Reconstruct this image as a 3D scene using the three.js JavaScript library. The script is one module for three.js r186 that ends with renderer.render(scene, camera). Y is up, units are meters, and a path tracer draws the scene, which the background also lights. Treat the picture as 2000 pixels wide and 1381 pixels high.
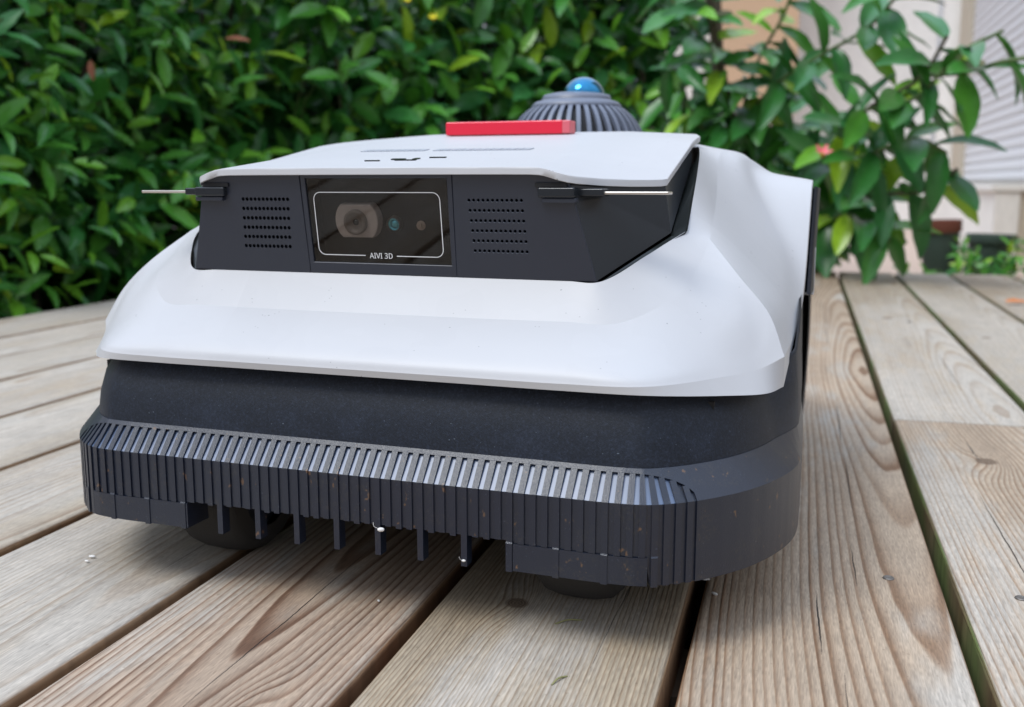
import * as THREE from 'three';
import { mergeGeometries, mergeVertices, toCreasedNormals } from 'three/addons/utils/BufferGeometryUtils.js';
import { RoundedBoxGeometry } from 'three/addons/geometries/RoundedBoxGeometry.js';
import { TextGeometry } from 'three/addons/geometries/TextGeometry.js';
import { FontLoader } from 'three/addons/loaders/FontLoader.js';

// ---------------------------------------------------------------- camera, sky, sun, exposure
const scene = new THREE.Scene();
const camera = new THREE.PerspectiveCamera(38.1, 1024 / 707, 0.02, 120);
camera.position.set(0, 0.2454, 0);
camera.rotation.x = THREE.MathUtils.degToRad(-9.432);
camera.focus = 0.57;
camera.userData.fStop = 9;
scene.add(camera);

const renderer = new THREE.WebGLRenderer({ antialias: true });
renderer.setSize(1024, 707);
renderer.toneMapping = THREE.LinearToneMapping;
renderer.toneMappingExposure = 1.2;
renderer.shadowMap.enabled = true;

{ // bright overcast sky, stronger overhead than at the horizon, a little blue in it
  const W = 256, H = 128, d = new Float32Array(W * H * 4);
  const h2 = (x, y) => { const s = Math.sin(x * 12.9898 + y * 78.233) * 43758.5453; return s - Math.floor(s); };
  const vn = (x, y, px) => { const xi = Math.floor(x), yi = Math.floor(y), fx = x - xi, fy = y - yi, s = (t) => t * t * (3 - 2 * t), m = (q) => ((q % px) + px) % px;
    const a = h2(m(xi), yi), b = h2(m(xi + 1), yi), c = h2(m(xi), yi + 1), e = h2(m(xi + 1), yi + 1); return (a + (b - a) * s(fx)) * (1 - s(fy)) + (c + (e - c) * s(fx)) * s(fy); };
  for (let j = 0; j < H; j++) for (let i = 0; i < W; i++) {
    const el = (j + 0.5) / H * Math.PI - Math.PI / 2, sn = Math.max(0, Math.sin(el));
    const cl = vn(i / W * 8, j / H * 9, 8) * 0.6 + vn(i / W * 16, j / H * 20 + 7, 16) * 0.4;
    const L = (0.34 + 1.35 * Math.pow(sn, 1.4)) * (0.82 + 0.36 * cl), o = (j * W + i) * 4;
    d[o] = L * (0.92 - 0.22 * sn + 0.1 * cl); d[o + 1] = L * (0.97 - 0.07 * sn); d[o + 2] = L * (1.05 + 0.16 * sn - 0.05 * cl); d[o + 3] = 1;
  }
  const t = new THREE.DataTexture(d, W, H, THREE.RGBAFormat, THREE.FloatType);
  t.mapping = THREE.EquirectangularReflectionMapping; t.magFilter = THREE.LinearFilter; t.minFilter = THREE.LinearFilter; t.needsUpdate = true;
  scene.background = t; scene.environment = t;
}
const sun = new THREE.DirectionalLight(0xfffdf8, 1.5);
sun.position.set(-3.6, 6.8, 1.6); sun.target.position.set(0, 0, -1);
sun.castShadow = true; sun.shadow.radius = 45; sun.shadow.mapSize.set(2048, 2048);
Object.assign(sun.shadow.camera, { left: -5, right: 5, top: 5, bottom: -5, near: 0.1, far: 25 });
scene.add(sun, sun.target);

// ---------------------------------------------------------------- helpers
let seed = 1234567;
const rnd = () => { seed = (seed * 1664525 + 1013904223) >>> 0; return seed / 4294967296; };
const rr = (a, b) => a + (b - a) * rnd();
const V = (x, y, z) => new THREE.Vector3(x, y, z);
const lerp = (a, b, t) => a + (b - a) * t;
const sstep = (a, b, x) => { const t = Math.min(1, Math.max(0, (x - a) / (b - a))); return t * t * (3 - 2 * t); };
const table = (pts) => (x) => { // piecewise linear, pts sorted by rising x
  if (x <= pts[0][0]) return pts[0][1];
  for (let i = 1; i < pts.length; i++) if (x <= pts[i][0]) { const [a, p] = pts[i - 1], [b, q] = pts[i]; return p + (q - p) * (x - a) / (b - a); }
  return pts[pts.length - 1][1];
};
const used = {};
function numbered(n) { used[n] = (used[n] ?? -1) + 1; return used[n] ? `${n}_${String(used[n]).padStart(3, '0')}` : n; }
function shade(o) { o.castShadow = true; o.receiveShadow = true; return o; }
function part(name, geo, mat, parent) { const m = shade(new THREE.Mesh(geo, mat)); m.name = name; parent.add(m); return m; }
function thing(name, label, category, pos = [0, 0, 0], ry = 0, group) {
  const g = new THREE.Group(); g.name = numbered(name); g.position.set(...pos); g.rotation.y = ry;
  g.userData = { label, category }; if (group) g.userData.group = group; scene.add(g); return g;
}
function structure(name) { const g = new THREE.Group(); g.name = name; g.userData = { kind: 'structure', label: name.replace(/_/g, ' ') }; scene.add(g); return g; }
const flat = (g) => { const q = g.index ? g.toNonIndexed() : g; return q; };
const merge = (gs) => mergeGeometries(gs.map((g) => { const q = flat(g); for (const k of Object.keys(q.attributes)) if (!['position', 'normal', 'uv'].includes(k)) q.deleteAttribute(k); return q; }));
function sheet(rows, uvFn) { // rows[i][j] : Vector3, a grid surface
  const m = rows.length, n = rows[0].length, p = [], uv = [], idx = [];
  const au = [0], av = [0];
  for (let i = 1; i < m; i++) au.push(au[i - 1] + rows[i][n >> 1].distanceTo(rows[i - 1][n >> 1]));
  for (let j = 1; j < n; j++) av.push(av[j - 1] + rows[m >> 1][j].distanceTo(rows[m >> 1][j - 1]));
  for (let i = 0; i < m; i++) for (let j = 0; j < n; j++) { const q = rows[i][j]; p.push(q.x, q.y, q.z); const t = uvFn ? uvFn(q, i, j) : [au[i], av[j]]; uv.push(...t); }
  for (let i = 0; i < m - 1; i++) for (let j = 0; j < n - 1; j++) { const a = i * n + j, b = a + 1, c = a + n, d = c + 1; idx.push(a, c, b, b, c, d); }
  const g = new THREE.BufferGeometry();
  g.setAttribute('position', new THREE.Float32BufferAttribute(p, 3)); g.setAttribute('uv', new THREE.Float32BufferAttribute(uv, 2)); g.setIndex(idx); g.computeVertexNormals();
  return g;
}
const crease = (g, a = 0.5) => toCreasedNormals(g, a);
function polys(list) { // convex polygons of Vector3, flat
  const p = [], uv = [];
  for (const q of list) for (let i = 1; i < q.length - 1; i++) for (const v of [q[0], q[i], q[i + 1]]) { p.push(v.x, v.y, v.z); uv.push(v.x + v.z, v.y + v.z * 0.3); }
  const g = new THREE.BufferGeometry(); g.setAttribute('position', new THREE.Float32BufferAttribute(p, 3)); g.setAttribute('uv', new THREE.Float32BufferAttribute(uv, 2)); g.computeVertexNormals(); return g;
}
function box(w, h, d, x, y, z, r = 0) {
  const g = r ? new RoundedBoxGeometry(w, h, d, 2, r) : new THREE.BoxGeometry(w, h, d); g.translate(x, y, z); return g;
}
function tube(pts, r, seg = 16, rs = 6) { return new THREE.TubeGeometry(new THREE.CatmullRomCurve3(pts), seg, r, rs); }
// lattice noise
const PERM = new Uint8Array(512); { let s = 77; const a = [...Array(256).keys()]; for (let i = 255; i > 0; i--) { s = (s * 1103515245 + 12345) & 0x7fffffff; const j = s % (i + 1); [a[i], a[j]] = [a[j], a[i]]; } for (let i = 0; i < 512; i++) PERM[i] = a[i & 255]; }
function vnoise(x, y, k = 0) {
  const xi = Math.floor(x), yi = Math.floor(y), fx = x - xi, fy = y - yi, u = fx * fx * (3 - 2 * fx), v = fy * fy * (3 - 2 * fy), X = xi & 255, Y = (yi + k * 31) & 255;
  const A = PERM[X] + Y, B = PERM[(X + 1) & 255] + Y;
  const a = PERM[A & 511], b = PERM[B & 511], c = PERM[(A + 1) & 511], d = PERM[(B + 1) & 511];
  return ((a + (b - a) * u) * (1 - v) + (c + (d - c) * u) * v) / 255;
}
const fbm = (x, y, k = 0, o = 4) => { let s = 0, a = 0.5, t = 0; for (let i = 0; i < o; i++) { s += a * vnoise(x, y, k + i); t += a; x *= 2.03; y *= 2.03; a *= 0.5; } return s / t; };
function dataTex(w, h, fn, srgb = true) {
  const d = new Uint8Array(w * h * 4);
  for (let j = 0; j < h; j++) for (let i = 0; i < w; i++) { const c = fn(i, j), o = (j * w + i) * 4; d[o] = c[0]; d[o + 1] = c[1]; d[o + 2] = c[2]; d[o + 3] = 255; }
  return texOf(d, w, h, srgb);
}
function texOf(d, w, h, srgb) {
  const t = new THREE.DataTexture(d, w, h); t.wrapS = t.wrapT = THREE.RepeatWrapping; t.magFilter = THREE.LinearFilter; t.minFilter = THREE.LinearMipmapLinearFilter; t.generateMipmaps = true;
  if (srgb) t.colorSpace = THREE.SRGBColorSpace; t.needsUpdate = true; return t;
}
const rep = (t, x, y) => { const c = t.clone(); c.repeat.set(x, y); c.needsUpdate = true; return c; };
const lin = (r, g, b) => new THREE.Color().setRGB(r, g, b);
const std = (o) => new THREE.MeshStandardMaterial({ side: THREE.DoubleSide, ...o });
const phys = (o) => new THREE.MeshPhysicalMaterial({ side: THREE.DoubleSide, ...o });

// ---------------------------------------------------------------- wood
const WL = 1.3, WW = 0.15, TW = 2048, TH = 480;
const clampB = (x) => x < 0 ? 0 : x > 255 ? 255 : x;
function woodVariant(k, o) {
  const col = new Uint8Array(TW * TH * 4), bmp = new Uint8Array(TW * TH * 4);
  const crk = new Float32Array(TW * TH);
  let s = 991 * (k + 3); const R = () => { s = (s * 1664525 + 1013904223) >>> 0; return s / 4294967296; };
  for (let c = 0; c < o.cracks; c++) { // drying cracks
    let v = (0.15 + 0.7 * R()) * TH, u = R() * TW, L = 120 + R() * 420, w = 0.5 + R() * 0.8, dr = (R() - 0.5) * 0.1;
    for (let i = 0; i < L; i++) {
      const x = Math.floor(u + i) % TW; v += dr + (R() - 0.5) * 0.5; const f = Math.sin(Math.PI * i / L) * w;
      for (let q = -2; q <= 2; q++) { const y = Math.floor(v + q); if (y >= 0 && y < TH) crk[y * TW + x] = Math.max(crk[y * TW + x], Math.min(1, Math.max(0, f * 1.6 - Math.abs(v + 0.5 - (y + 0.5))))); }
    }
  }
  for (let j = 0; j < TH; j++) {
    const v = j / TH * WW;
    for (let i = 0; i < TW; i++) {
      const u = i / TW * WL;
      const wob = (fbm(u * 1.1 + 9, 5.5, k, 2) - 0.5) * o.wob, wob2 = (fbm(u * 1.6 + 3, 8.5, k + 9, 2) - 0.5) * o.wob2;
      const dv = v - o.v0 - wob, dd = o.depth + o.slope * u + wob2;
      let r = Math.sqrt(dv * dv + dd * dd);
      let kn = 0, kr = 0;
      for (const [ku, kv, rk] of o.knots) {
        const du = u - ku, dw = v - kv;
        const e = Math.exp(-((du * du) / (30 * rk * rk) + (dw * dw) / (5 * rk * rk))); r += e * rk * 1.5;
        const q = Math.sqrt(du * du * 0.8 + dw * dw) / rk * (0.88 + 0.24 * vnoise(du * 200 + 40, dw * 200 + 40, k)); if (q < 1.3) { kn = Math.max(kn, 1 - sstep(0.85, 1.25, q)); kr = q; }
      }
      r += (vnoise(u * 7, v * 40, k) - 0.5) * 0.0012 + (vnoise(u * 34, v * 150, k + 2) - 0.5) * 0.0004 + (vnoise(r * 110, 3.3, k) - 0.5) * 0.003;
      const rq = r / o.sp, ri = Math.floor(rq), x = rq - ri;
      const strong = 0.3 + 0.7 * vnoise(ri * 1.37 + 11.5, u * 1.2, k + 4);
      const lw = (0.35 * sstep(0.2, 0.7, x) + 0.65 * sstep(0.58, 0.86, x)) * (1 - sstep(0.9, 1, x)) * strong;
      const fib = vnoise(u * 240, v * 2600, k + 5), fib2 = vnoise(u * 70, v * 1100, k + 6), big = fbm(u * 3.2, v * 12, k + 7, 3), mid = fbm(u * 22, v * 90, k + 8, 3);
      const gry = sstep(0.38, 0.66, big * 0.7 + mid * 0.3 + o.grey); // silvery weathered patches
      let cr = lerp(o.base[0], 186, gry), cg = lerp(o.base[1], 177, gry), cb = lerp(o.base[2], 164, gry);
      const a = lw * (1 - 0.5 * gry) * o.line;
      cr = lerp(cr, o.late[0], a); cg = lerp(cg, o.late[1], a); cb = lerp(cb, o.late[2], a);
      const f = 0.93 + 0.17 * (fib - 0.5) + 0.1 * (fib2 - 0.5) + 0.06 - 0.08 * mid + (big - 0.5) * 0.16; const fw = f * 1.0; cr *= fw; cg *= fw; cb *= fw;
      if (kn > 0) { const rg = 0.75 + 0.25 * Math.sin(kr * 22); cr = lerp(cr, 128 * rg, kn * 0.75); cg = lerp(cg, 104 * rg, kn * 0.75); cb = lerp(cb, 82 * rg, kn * 0.75); }
      const sp2 = vnoise(u * 420, v * 420, k + 12); if (sp2 > 0.955) { cr *= 0.9; cg *= 0.89; cb *= 0.88; }
      const c = crk[j * TW + i]; cr *= 1 - 0.8 * c; cg *= 1 - 0.82 * c; cb *= 1 - 0.84 * c;
      const q = (j * TW + i) * 4; col[q] = clampB(cr); col[q + 1] = clampB(cg); col[q + 2] = clampB(cb); col[q + 3] = 255;
      const hgt = clampB(120 + 75 * lw - 40 * (1 - strong) * 0.5 + 40 * (fib - 0.5) + 26 * (fib2 - 0.5) - 120 * c); bmp[q] = bmp[q + 1] = bmp[q + 2] = hgt; bmp[q + 3] = 255;
    }
  }
  const tc = texOf(col, TW, TH, true), tb = texOf(bmp, TW, TH, false); tc.wrapS = tb.wrapS = THREE.MirroredRepeatWrapping;
  const m = std({ map: tc, bumpMap: tb, bumpScale: 0.0009, roughness: 0.78, vertexColors: true });
  return m;
}
const woods = [
  woodVariant(0, { v0: 0.075, depth: 0.026, slope: 0.02, wob: 0.02, wob2: 0.01, sp: 0.0036, cracks: 7, grey: -0.1, line: 1, base: [176, 154, 132], late: [104, 74, 54], knots: [[0.62, 0.05, 0.008], [1.1, 0.11, 0.006]] }),
  woodVariant(1, { v0: 0.14, depth: 0.050, slope: 0.03, wob: 0.025, wob2: 0.012, sp: 0.0034, cracks: 5, grey: -0.04, line: 0.95, base: [184, 165, 142], late: [128, 98, 72], knots: [[0.55, 0.07, 0.009]] }),
  woodVariant(2, { v0: -0.05, depth: 0.04, slope: 0.016, wob: 0.015, wob2: 0.008, sp: 0.0023, cracks: 3, grey: -0.04, line: 0.95, base: [176, 160, 136], late: [118, 94, 70], knots: [[1.05, 0.1, 0.006]] }),
  woodVariant(3, { v0: 0.005, depth: 0.034, slope: 0.024, wob: 0.05, wob2: 0.012, sp: 0.0044, cracks: 14, grey: -0.05, line: 1, base: [182, 162, 139], late: [120, 88, 62], knots: [[0.2, 0.1, 0.008]] }),
  woodVariant(4, { v0: 0.12, depth: 0.06, slope: 0.02, wob: 0.03, wob2: 0.012, sp: 0.0034, cracks: 4, grey: 0.1, line: 0.8, base: [184, 172, 154], late: [140, 118, 96], knots: [[0.45, 0.05, 0.007]] }),
  woodVariant(5, { v0: 0.03, depth: 0.045, slope: 0.024, wob: 0.03, wob2: 0.012, sp: 0.0040, cracks: 5, grey: 0.04, line: 0.9, base: [182, 168, 148], late: [132, 106, 82], knots: [[0.8, 0.09, 0.009]] }),
];

// ---------------------------------------------------------------- ground and deck
const soilTex = dataTex(512, 512, (i, j) => { const n = fbm(i / 20, j / 20, 3) * 0.6 + vnoise(i / 2.5, j / 2.5, 5) * 0.4; return [58 + 60 * n, 46 + 50 * n, 36 + 40 * n]; });
{
  const g = new THREE.PlaneGeometry(120, 120); g.rotateX(-Math.PI / 2);
  const m = part('ground', g, std({ map: rep(soilTex, 120, 120), roughness: 1, color: 0x8a8074 }), scene); m.position.y = -0.16; m.userData = { kind: 'structure', label: 'bare soil ground below the deck' };
}
const DECK = -THREE.MathUtils.degToRad(15.82), cd = Math.cos(DECK), sd = Math.sin(DECK);
const fromDeck = (x, y, z) => V(x * cd + z * sd, y, -x * sd + z * cd);
const deck = structure('deck'); deck.rotation.y = DECK; deck.userData.label = 'weathered wooden plank deck';
function plank(x0, x1, z0, z1, mat, u0, flip, side, y = 0) {
  const t = 0.027, r = 0.0045, w = x1 - x0, cs = [], N = 5;
  // cross-section, clockwise from the lower left: left side, round, top, round, right side
  const add = (x, yy, nx, ny, c) => cs.push([x, yy, nx, ny, c]);
  add(0, -t, -1, 0, 1); add(0, -r, -1, 0, 1);
  for (let i = 0; i <= N; i++) { const a = Math.PI - i / N * Math.PI / 2; add(r + Math.cos(a) * r, -r + Math.sin(a) * r, Math.cos(a), Math.sin(a), i < 3 ? 1 : 0); }
  for (let i = 0; i <= N; i++) { const a = Math.PI / 2 - i / N * Math.PI / 2; add(w - r + Math.cos(a) * r, -r + Math.sin(a) * r, Math.cos(a), Math.sin(a), i > 2 ? 1 : 0); }
  add(w, -r, 1, 0, 1); add(w, -t, 1, 0, 1);
  const p = [], n = [], uv = [], cl = [], idx = [], L = z1 - z0, zs = side.patch ? 110 : 8;
  for (let k = 0; k <= zs; k++) { const z = z0 + L * k / zs;
    for (const [x, yy, nx, ny, c] of cs) {
      p.push(x0 + x, y + yy, z); n.push(nx, ny, 0);
      let v = Math.min(0.997, Math.max(0.003, (x + (c ? (x < w / 2 ? yy * 0.8 : -yy * 0.8) : 0)) / WW + (0.15 - w) / 0.3)); if (v < 0) v = -v; if (v > 1) v = 2 - v; if (flip) v = 1 - v;
      uv.push((z + u0) / WL, v); const pm = side.patch ? sstep(0.34, 0.62, fbm(z * 14, yy * 60 + x0 * 50, 33, 3)) : 1; cl.push(...(c ? side.map((q, a) => side.patch ? lerp(side.patch[a], q, pm) : q) : [1, 1, 1]));
    } }
  const m = cs.length;
  for (let k = 0; k < zs; k++) for (let i = 0; i < m - 1; i++) { const a = k * m + i, b = a + m; idx.push(a, b, a + 1, a + 1, b, b + 1); }
  for (const k of [0, zs]) { const b0 = p.length / 3; for (const [x, yy] of cs) { p.push(x0 + x, y + yy, z0 + L * k / zs); n.push(0, 0, k ? 1 : -1); uv.push((x * 0.3 + u0) / WL, 0.2 - yy * 4); cl.push(...side); } for (let i = 1; i < m - 1; i++) idx.push(b0, b0 + i, b0 + i + 1); }
  const g = new THREE.BufferGeometry(); g.setAttribute('position', new THREE.Float32BufferAttribute(p, 3)); g.setAttribute('normal', new THREE.Float32BufferAttribute(n, 3)); g.setAttribute('uv', new THREE.Float32BufferAttribute(uv, 2)); g.setAttribute('color', new THREE.Float32BufferAttribute(cl, 3)); g.setIndex(idx);
  return part('plank', g, mat, deck);
}
{
  const X = { '-9': -1.41, '-8': -1.237, '-7': -1.101, '-6': -0.9665, '-5': -0.813, '-4': -0.662, '-3': -0.5093, '-2': -0.352, '-1': -0.1995, 0: -0.0496, 1: 0.1, 2: 0.25, 3: 0.392, 4: 0.545, 5: 0.696, 6: 0.847, 7: 0.998, 8: 1.149 };
  const matOf = { '-9': 4, '-8': 5, '-7': 4, '-6': 5, '-5': 4, '-4': 5, '-3': 4, '-2': 0, '-1': 2, 0: 3, 1: 1, 2: 4, 3: 5, 4: 1, 5: 2, 6: 4, 7: 5 };
  const brown = [0.62, 0.44, 0.29], moss = Object.assign([0.3, 0.46, 0.16], { patch: [0.4, 0.36, 0.22] });
  for (let k = -9; k < 8; k++) {
    const side = k >= 1 ? moss : brown, g = 0.0078, y = (rnd() - 0.5) * 0.0014, u0 = 3.93 + (((k + 9) * 37) % 11) / 11 * 0.3, m = woods[matOf[k]];
    if (k === 1) { plank(X[k], X[k + 1] - g, -1.1225, 1.3, m, u0, false, side, 0); plank(X[k], X[k + 1] - g, -3.03, -1.1265, woods[5], 1.2, true, side, -0.0006); }
    else plank(X[k], X[k + 1] - g, -3.03 + rr(-0.006, 0.006), 1.3, m, u0, Math.floor((k + 9) / 2) % 2 === 0, side, y);
  }
  const jm = std({ color: lin(0.12, 0.08, 0.05), roughness: 0.9 });
  for (const z of [-2.95, -2.35, -1.75, -1.125, -0.55, 0.05, 0.65, 1.25]) part('joist', box(2.6, 0.11, 0.06, -0.13, -0.0285 - 0.055, z), jm, deck);
  const sm = std({ color: lin(0.22, 0.2, 0.18), metalness: 0.8, roughness: 0.5 });
  for (const [x, z] of [[0.061, -0.654], [0.135, -0.642], [0.386, -2.732], [0.19, -1.95], [-0.48, -1.06], [-0.77, -1.06], [-0.63, -0.56]]) {
    const g = merge([new THREE.TorusGeometry(0.0028, 0.0009, 6, 14).rotateX(Math.PI / 2), new THREE.CylinderGeometry(0.0026, 0.0016, 0.002, 10).translate(0, -0.0004, 0)]); g.translate(x, 0.0002, z);
    part('screw', g, sm, deck);
  }
}

// ---------------------------------------------------------------- mower materials
const grain = dataTex(512, 512, (i, j) => { const n = vnoise(i / 1.6, j / 1.6, 2) * 0.55 + vnoise(i / 3.1 + 50, j / 3.1, 4) * 0.45, c = 255 * n; return [c, c, c]; }, false);
const dirtTex = dataTex(1024, 512, (i, j) => { // grey-black plastic with dried mud smears and dust specks
  const u = i / 1024, v = j / 512;
  let r = 16, g = 25, b = 42; const n = fbm(i / 40, j / 22, 21), f = vnoise(i / 3, j / 3, 22), w = sstep(0.5, 0.72, n) * sstep(0.4, 0.85, f);
  r = lerp(r, 62, w * 0.4); g = lerp(g, 54, w * 0.4); b = lerp(b, 48, w * 0.4);
  const m = sstep(0.73, 0.79, fbm(i / 14 + 90, j / 22, 25)) * sstep(0.42, 0.7, vnoise(i / 4, j / 4, 26)); r = lerp(r, 104, m * 0.9); g = lerp(g, 76, m * 0.9); b = lerp(b, 54, m * 0.9);
  if (vnoise(i / 2.2, j / 2.2, 28) > 0.972) { r += 70; g += 68; b += 62; }
  return [r, g, b];
});
const speckTex = dataTex(1024, 1024, (i, j) => { // white paint with a few specks of grit
  const n = fbm(i / 160, j / 160, 41); let a = 187 + 7 * n; const s = vnoise(i / 2.6, j / 2.6, 43) * 0.7 + vnoise(i / 17, j / 17, 44) * 0.3; if (s > 0.935) a *= 0.6; return [a, a, a + 1];
});
const whiteM = phys({ map: rep(speckTex, 2.2, 2.2), roughness: 0.42, bumpMap: rep(grain, 60, 60), bumpScale: 0.00002, ior: 1.48 });
const grainTex = dataTex(512, 512, (i, j) => { // fine moulded grain, a little dust and a few pale specks
  const n = vnoise(i / 1.3, j / 1.3, 51), m = vnoise(i / 2.4, j / 2.4, 52), d = sstep(0.5, 0.8, fbm(i / 60, j / 30, 53)); let a = (n * 0.6 + m * 0.4); a = a * a * 34 + d * 7; let r = 9 + a, g = 17 + a, b = 28 + a * 1.15; if (vnoise(i / 1.9, j / 1.9, 54) > 0.982) { r += 80; g += 80; b += 76; } return [r, g, b]; });
const darkM = phys({ map: rep(grainTex, 5, 5), roughness: 0.5, ior: 1.42, bumpMap: rep(grain, 20, 20), bumpScale: 0.00012 });
const bumperM = phys({ map: rep(dirtTex, 3, 6), roughness: 0.36, ior: 1.62, bumpMap: rep(grain, 14, 14), bumpScale: 0.00012 });
const floorM = phys({ color: lin(0.06, 0.1, 0.19), roughness: 0.42, ior: 1.95 });
const satinM = phys({ color: lin(0.015, 0.02, 0.034), roughness: 0.4, ior: 1.6, bumpMap: rep(grain, 20, 20), bumpScale: 0.00004 });
const glossM = phys({ color: lin(0.012, 0.015, 0.019), roughness: 0.22, ior: 1.55 });
const blackM = std({ color: lin(0.006, 0.006, 0.007), roughness: 0.7 });
const rubberM = std({ color: lin(0.045, 0.042, 0.038), roughness: 0.85, bumpMap: rep(grain, 12, 12), bumpScale: 0.0004 });
const steelM = std({ color: lin(0.72, 0.66, 0.58), metalness: 1, roughness: 0.28 });

// ---------------------------------------------------------------- mower
const mower = thing('robot_mower', 'white and black robotic lawn mower with red bar standing on the deck', 'robot mower', [-0.0972, 0, -0.5555], THREE.MathUtils.degToRad(-19.6));
class Outline {
  constructor(half) {
    const pts = [...half.slice(1).reverse().map(([x, z]) => V(-x, 0, z)), ...half.map(([x, z]) => V(x, 0, z))];
    const c = new THREE.CatmullRomCurve3(pts, false, 'centripetal'); this.q = c.getSpacedPoints(1600); this.L = c.getLength();
  }
  at(s, n, y) {
    const t = Math.min(1599.999, Math.max(0, (s / this.L + 0.5) * 1600)), i = Math.floor(t), f = t - i, a = this.q[i], b = this.q[i + 1];
    const i0 = Math.max(0, i - 3), i1 = Math.min(1600, i + 4), tx = this.q[i1].x - this.q[i0].x, tz = this.q[i1].z - this.q[i0].z, l = Math.hypot(tx, tz);
    return V(a.x + (b.x - a.x) * f - tz / l * n, y, a.z + (b.z - a.z) * f + tx / l * n);
  }
  ring(ss, prof) { return ss.map((s) => prof(s).map(([n, y]) => this.at(s, n, y))); }
}
const bumpLine = new Outline([[0, 0], [0.06, 0], [0.12, 0], [0.158, -0.0002], [0.176, -0.0032], [0.193, -0.0142], [0.207, -0.0285], [0.2212, -0.048], [0.2335, -0.075], [0.2408, -0.105], [0.24, -0.16], [0.235, -0.24]]);
const span = (a, b, n) => Array.from({ length: n + 1 }, (_, i) => a + (b - a) * i / n);
function closedBar(line, ss, prof) { // a bar with a closed cross-section swept along the outline, with end caps
  const rows = ss.map((s) => { const r = prof(s).map(([n, y]) => line.at(s, n, y)); r.push(r[0].clone()); return r; });
  const g = sheet(rows, (q, i, j) => { const pr = prof(ss[i]), k = pr[j % pr.length]; return [ss[i], k[1] - k[0]]; });
  const cap = [];
  for (const s of [ss[0], ss[ss.length - 1]]) { const pr = prof(s), tri = THREE.ShapeUtils.triangulateShape(pr.map(([n, y]) => new THREE.Vector2(n, y)), []); for (const t of tri) cap.push(t.map((k) => line.at(s, ...pr[k]))); }
  return merge([crease(g, 0.45), polys(cap)]);
}
const DR = 0.001, DT = 0.0021, CY = 0.0845, CN = -0.0125, CH = 0.0155, CLn = Math.hypot(CN, CH), cnx = CH / CLn, cny = -CN / CLn, SR = 0.203, PITCH = 0.0065, OFF = -0.0025;
const chamfer = (t, d = 0) => [CN * t - d * cnx, CY + CH * t - d * cny];
const floorCrease = (d) => { const t = (d - d * cnx) / -CN; return [-d, CY + CH * t - d * cny]; };
const tTop = (s) => { const a = Math.abs(s); return a < 0.168 ? 0.86 : Math.max(0.04, 0.86 * Math.sqrt(Math.max(0, 1 - ((a - 0.168) / 0.0365) ** 2))); };
{
  const sideF = (z) => 1 - 0.8 * sstep(-0.095, -0.15, z);
  const zone = (s) => { const t = Math.max(0.06, tTop(s)); return [[-0.03, Math.abs(s) < 0.1037 ? 0.0575 : Math.abs(s) < 0.176 ? 0.0564 : 0.041], [-DR, Math.abs(s) < 0.1037 ? 0.0575 : Math.abs(s) < 0.176 ? 0.0564 : 0.041], floorCrease(DR), chamfer(t, DR + (DT - DR) * t / 0.86), chamfer(t), chamfer(1), [-0.03, 0.1]]; };
  part('bumper', closedBar(bumpLine, span(-SR, SR, 160), zone), bumperM, mower);
  part('slot_floor', sheet(bumpLine.ring(span(-0.192, 0.192, 150), (s) => { const t = Math.max(0.06, tTop(s)); return [chamfer(0.02, DR - 0.0001), chamfer(t - 0.004, DR + (DT - DR) * t / 0.86 - 0.00012)]; })), floorM, mower);
  const plain = (s) => { const f = sideF(bumpLine.at(s, 0, 0).z), c = (t) => { const [n, y] = chamfer(t); return [n * f, y]; }; return [[-0.03, 0.041], [0, 0.041], [0, CY], c(0.5), c(1), [-0.03, 0.1]]; };
  for (const sg of [-1, 1]) {
    const ss = span(SR, bumpLine.L / 2 - 0.001, 60).map((s) => s * sg);
    part('bumper_corner', closedBar(bumpLine, ss, plain), bumperM, mower);
    part('skirt', closedBar(bumpLine, span(0.1035, 0.176, 40).map((s) => s * sg), () => [[-0.02, 0.041], [0, 0.041], [0, 0.0562], [-0.02, 0.0562]]), bumperM, mower);
  }
  const n0 = Math.ceil((-SR + 0.002 - OFF) / PITCH), n1 = Math.floor((SR - 0.002 - OFF) / PITCH);
  for (let i = n0; i <= n1; i++) {
    const s = OFF + i * PITCH, w = 0.00175, t = Math.max(0.05, tTop(s) - 0.004), tooth = i % 4 === 0 && Math.abs(s) < 0.101, line = i % 4 === 0 && !tooth;
    const yb = tooth ? 0.04 : line ? 0.0405 : Math.abs(s) < 0.1035 ? 0.0572 + (rnd() - 0.5) * 0.0012 : Math.abs(s) < 0.176 ? 0.0564 : 0.041, k = DR + 0.0012, k2 = DT + 0.001;
    const prof = tooth ? [[-0.007, 0.04], [0, 0.04], [0, CY], chamfer(t), chamfer(t, k2), floorCrease(k), [-k, 0.0575], [-0.007, 0.0575]]
      : line ? [[-k, yb], [0.0005, yb], [0.0005, 0.0562], [0, 0.057], [0, CY], chamfer(t), chamfer(t, k2), floorCrease(k)]
        : [[-k, yb], [0, yb], [0, CY], chamfer(t), chamfer(t, k2), floorCrease(k)];
    part('rib', closedBar(bumpLine, span(s - w, s + w, 2), () => prof), bumperM, mower);
  }
}
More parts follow.
